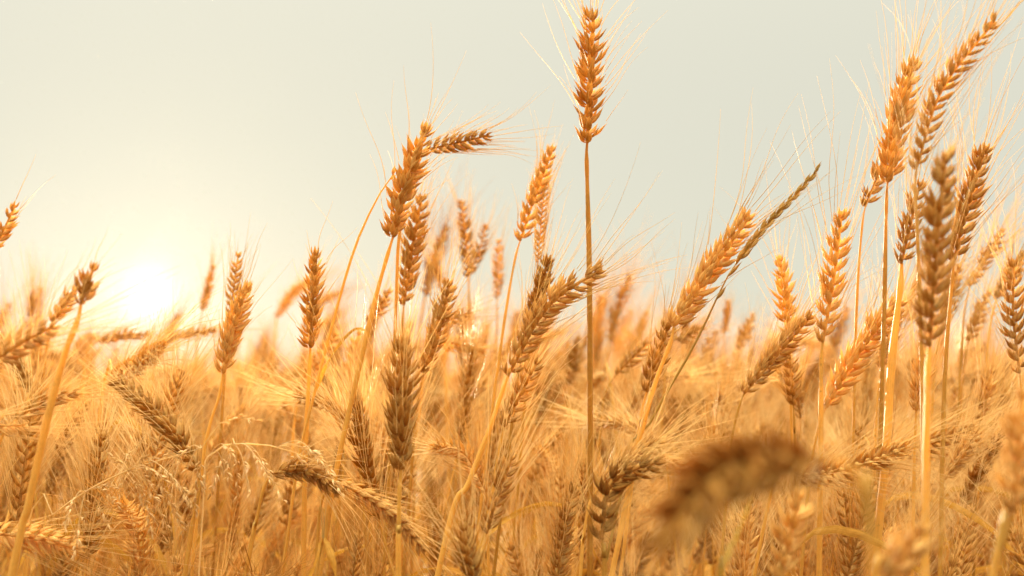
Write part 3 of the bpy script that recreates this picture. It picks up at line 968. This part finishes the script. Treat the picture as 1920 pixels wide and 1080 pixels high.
# ------------------------------------------------------------------ the crowd of plants behind: prototypes and copies
def make_prototype(seed, lean, nod, height, label):
    rng = np.random.default_rng(seed)
    rt = root_at("wheat_plant", (0, 0, -50), label, "wheat plant", "wheat plants crowded in the stand")
    el = rng.uniform(0.075, 0.098)
    top = height - el * math.cos(nod)
    la = lean
    path = [np.array([0, 0, 0.0]), np.array([la * .12, rng.uniform(-.02, .02), height * .35]), np.array([la * .45, rng.uniform(-.02, .02), height * .7]),
            np.array([la, 0, top])]
    if nod > 1.0:
        path[-1] = np.array([la, 0, height])
        path.append(np.array([la + .02, 0, height + .005]))
    P, L = resample(path, 48)
    s = Buf()
    sw = rng.uniform(0.0026, 0.0034)
    tube(s, P, stem_radius(48, sw * .45, sw * .6, (.3, .62)), 7, rng.uniform(.3, .7))
    a0 = 0.25 + lean * 1.5 if nod < 1.0 else 1.2
    e0 = P[-1]
    q = e0 - np.array([0, 0, 0])
    d0 = norm(P[-1] - P[-3])
    d1 = np.array([math.sin(nod), rng.uniform(-.25, .25), math.cos(nod)])
    curve = [q, q + norm(d0 + d1) * el * .5, q + norm(d0 + d1) * el * .5 + norm(d1) * el * .5]
    ear, awns = make_ear(curve, rng.uniform(0.014, 0.019), norm(rng.normal(0, 1, 3)), rng, 1,
                         (rng.uniform(.7, 1), rng.uniform(.06, .095), rng.uniform(.25, .5)), rng.uniform(.25, .6), 0.1 if nod > 1 else 0.0)
    link("stem", s.mesh("stem", MAT_STEM), rt)
    e = link("ear", ear.mesh("ear", MAT_EAR), rt)
    if awns:
        link("awns", awns.mesh("awns", MAT_AWN_PALE), e)
    for h in (0.55, 0.80):
        k = int(48 * h)
        a = rng.uniform(0, 6.28)
        out = np.array([math.cos(a), math.sin(a), 0])
        ln = rng.uniform(.12, .22)
        lb = Buf()
        c = P[k]
        blade(lb, [c, c + out * ln * .3 + np.array([0, 0, ln * .4]), c + out * ln * .75 + np.array([0, 0, ln * .25]), c + out * ln - np.array([0, 0, ln * .3])],
              rng.uniform(.005, .0085), rng, tone=rng.uniform(-.15, .6), n=20)
        link("leaf", lb.mesh("leaf", MAT_LEAF), rt)
    return rt


KINDS = [  # lean, nod of the ear from upright (radians), height, wording
    (0.02, 0.10, 0.80, "upright"), (0.06, 0.35, 0.79, "slightly leaning"), (0.10, 0.60, 0.80, "strongly leaning"),
    (0.05, 1.75, 0.79, "nodding"), (0.08, 1.25, 0.78, "sideways bent"), (-0.05, -0.35, 0.79, "back leaning"),
    (0.04, 0.22, 0.82, "tall thin"), (0.03, 2.3, 0.78, "hanging"), (0.07, 0.45, 0.81, "bristly leaning"), (-0.03, -1.4, 0.78, "back bent")]
protos = [make_prototype(100 + i, ln, nd, h, "prototype") for i, (ln, nd, h, wd) in enumerate(KINDS)]
used = [False] * len(protos)
rng0 = np.random.default_rng(77)


MIX = [.16, .17, .14, .07, .07, .09, .13, .02, .10, .05]
LEFT_MIX = [.26, .22, .10, .02, .02, .08, .22, .0, .07, .01]


def crowd(n, d0, d1, z_mean, z_sd, zone_group, px=(-60, 1980), zones=None):
    for _ in range(n):
        d = math.sqrt(rng0.uniform(d0 * d0, d1 * d1))
        x = rng0.uniform(*px)
        low = z_mean
        if x < 880 and d < 1.6:                   # here the ears stand higher and mostly bare stems show below
            if rng0.random() < 0.45:
                continue
            low = 0.80
        i = int(rng0.choice(len(protos), p=LEFT_MIX if x < 880 and d < 1.7 else MIX))
        X = (x - 960) / FPX * d
        h = KINDS[i][2]
        sc = max(0.72, min(1.15, (low + rng0.normal(0, z_sd)) / h))
        rz = rng0.normal(0, 0.7) if rng0.random() < 0.75 else rng0.uniform(0, 6.28)
        place = "beneath the low sun" if x < 520 else "behind the large dark upright ear" if x < 1000 else "around the tallest plant's bare stem" if x < 1330 else "below the tall side group"
        near = "in soft focus" if d > 1.45 else "among the front stems"
        label = f"{KINDS[i][3]} wheat plant {near} {place}"
        loc = (X, d, 0)
        if not used[i]:
            used[i] = True
            r = protos[i]
            r.location, r.rotation_euler, r.scale = loc, (0, 0, rz), (sc, sc, sc)
            r["label"] = label
        else:
            copy_plant(protos[i], loc, rz, sc, label, "wheat plants crowded in the stand")


crowd(125, 0.98, 1.45, 0.735, 0.030, "front")
crowd(116, 1.45, 2.3, 0.785, 0.040, "mid")


# ------------------------------------------------------------------ the rest of the field, too many to count
def far_plant(seed, lod):
    """A light plant for the far field: (vertices, quads, attributes) at the origin."""
    rng = np.random.default_rng(seed)
    h = 0.80
    lean = rng.uniform(-.02, .10)
    nod = rng.choice([.1, .2, .35, .5, .8, 1.1, -.25])
    P, L = resample([np.array([0, 0, 0.]), np.array([lean * .4, 0, h * .6]), np.array([lean, 0, h - .085 * max(0, math.cos(nod))])], 7)
    b = Buf()
    tube(b, P, np.linspace(.0021, .0014, 7), 4, rng.uniform(.3, .8))
    d0, d1 = norm(P[-1] - P[-2]), np.array([math.sin(nod), rng.uniform(-.3, .3), math.cos(nod)])
    q = P[-1]
    m = q + norm(d0 + d1) * .045
    curve = [q, m, m + norm(d1) * .045]
    ear, aw = make_ear(curve, rng.uniform(.015, .019), norm(rng.normal(0, 1, 3)), rng, 2, (.55, .075, .4), rng.uniform(.2, .7))
    for part in (ear, aw):
        b.add(*part.arrays())
    a = rng.uniform(0, 6.28)
    for hh in (.45, .66):
        out = np.array([math.cos(a), math.sin(a), 0])
        a += 2
        c = P[int(6 * hh)]
        blade(b, [c, c + out * .06 + np.array([0, 0, .07]), c + out * .15 - np.array([0, 0, .05])], .009, rng, n=6, tone=rng.uniform(.2, .9))
    return b.arrays()


def coarse_plant(seed):
    rng = np.random.default_rng(seed)
    lean = rng.uniform(-.02, .10)
    nod = rng.uniform(-.3, 1.2)
    b = Buf()
    P, L = resample([np.array([0, 0, .3]), np.array([lean * .5, 0, .6]), np.array([lean, 0, .72])], 4)
    tube(b, P, .0018, 3, rng.uniform(.3, .8))
    d1 = np.array([math.sin(nod), rng.uniform(-.3, .3), math.cos(nod)])
    q = P[-1][None] + d1[None] * np.linspace(0, .085, 11)[:, None]
    rr = np.array([.002, .006, .0085, .0065, .009, .0068, .0085, .006, .007, .004, .0008])
    tube(b, q, rr, 6, rng.uniform(.2, .7), flat=.8)
    K = 7
    o = q[rng.integers(3, 10, K)]
    dr = norm(d1 + rng.normal(0, .25, (K, 3)))
    u = np.linspace(0, 1, 3)[None, :, None]
    many_tubes(b, o[:, None] + dr[:, None] * u * .07, np.array([.0004, .0003, .00015]), 3, rng.uniform(.3, .9, K))
    out = norm(rng.normal(0, 1, 3) * np.array([1, 1, 0]))
    blade(b, [P[1], P[1] + out * .06 + np.array([0, 0, .07]), P[1] + out * .15 - np.array([0, 0, .05])], .010, rng, n=5, tone=rng.uniform(.2, .9))
    return b.arrays()


def scatter(out, protos_, n, d0, d1, half, z_mean, z_sd, rng):
    y = np.sqrt(rng.uniform(d0 ** 2, d1 ** 2, n))
    x = rng.uniform(-1, 1, n) * (half * y + 0.25)
    for k in range(n):
        v, f, a = protos_[rng.integers(len(protos_))]
        an = rng.normal(0, .8)
        s = min(1.35, max(.55, (z_mean + rng.normal(0, z_sd)) / .80))
        px = 960 + x[k] / y[k] * FPX
        if abs(px - 285) < 120:
            s = min(s, 0.86 / .80 - .02)
        c, sn = math.cos(an) * s, math.sin(an) * s
        w = np.empty_like(v)
        w[:, 0] = v[:, 0] * c - v[:, 1] * sn + x[k]
        w[:, 1] = v[:, 0] * sn + v[:, 1] * c + y[k]
        w[:, 2] = v[:, 2] * s
        a2 = a.copy()
        a2[:, 0] += rng.uniform(-.5, .4)
        out.add(w, f, a2)


def build_field():
    rng = np.random.default_rng(404)
    out = Buf()
    fp = [far_plant(500 + i, 2) for i in range(10)]
    cp = [coarse_plant(700 + i) for i in range(12)]
    scatter(out, fp, 520, 0.95, 2.3, .40, .66, .05, rng)        # short late tillers between the front plants
    scatter(out, fp, 1200, 2.1, 4.2, .42, .84, .08, rng)
    scatter(out, fp, 700, 4.2, 7.0, .42, .87, .085, rng)
    scatter(out, cp, 2200, 7.0, 14.0, .44, .88, .10, rng)
    scatter(out, cp, 2600, 14.0, 28.0, .46, .92, .16, rng)
    o = link("wheat_field", out.mesh("wheat_field", MAT_EAR))
    o["kind"] = "stuff"
    o["label"] = "blurred mass of ripe wheat stretching back to the skyline"
    o["category"] = "wheat field"


build_field()


# ------------------------------------------------------------------ warm dusty air
def build_haze():
    bm_v = np.array([(x, y, z) for x in (-22, 22) for y in (-3, 30) for z in (-1.0, 2.5)], float)
    f = [(0, 1, 3, 2), (4, 6, 7, 5), (0, 4, 5, 1), (2, 3, 7, 6), (0, 2, 6, 4), (1, 5, 7, 3)]
    m = bpy.data.materials.new("dusty_air")
    m.use_nodes = True
    nt = m.node_tree
    nt.nodes.clear()
    v = nt.nodes.new("ShaderNodeVolumePrincipled")
    v.inputs["Color"].default_value = (1.0, 0.92, 0.72, 1)
    v.inputs["Density"].default_value = 0.000012
    v.inputs["Anisotropy"].default_value = 0.94
    o = nt.nodes.new("ShaderNodeOutputMaterial")
    nt.links.new(v.outputs[0], o.inputs["Volume"])
    ob = link("haze", mesh_from("haze", bm_v, np.array(f), np.zeros((8, 3)), m, False))
    ob["kind"] = "stuff"


build_haze()
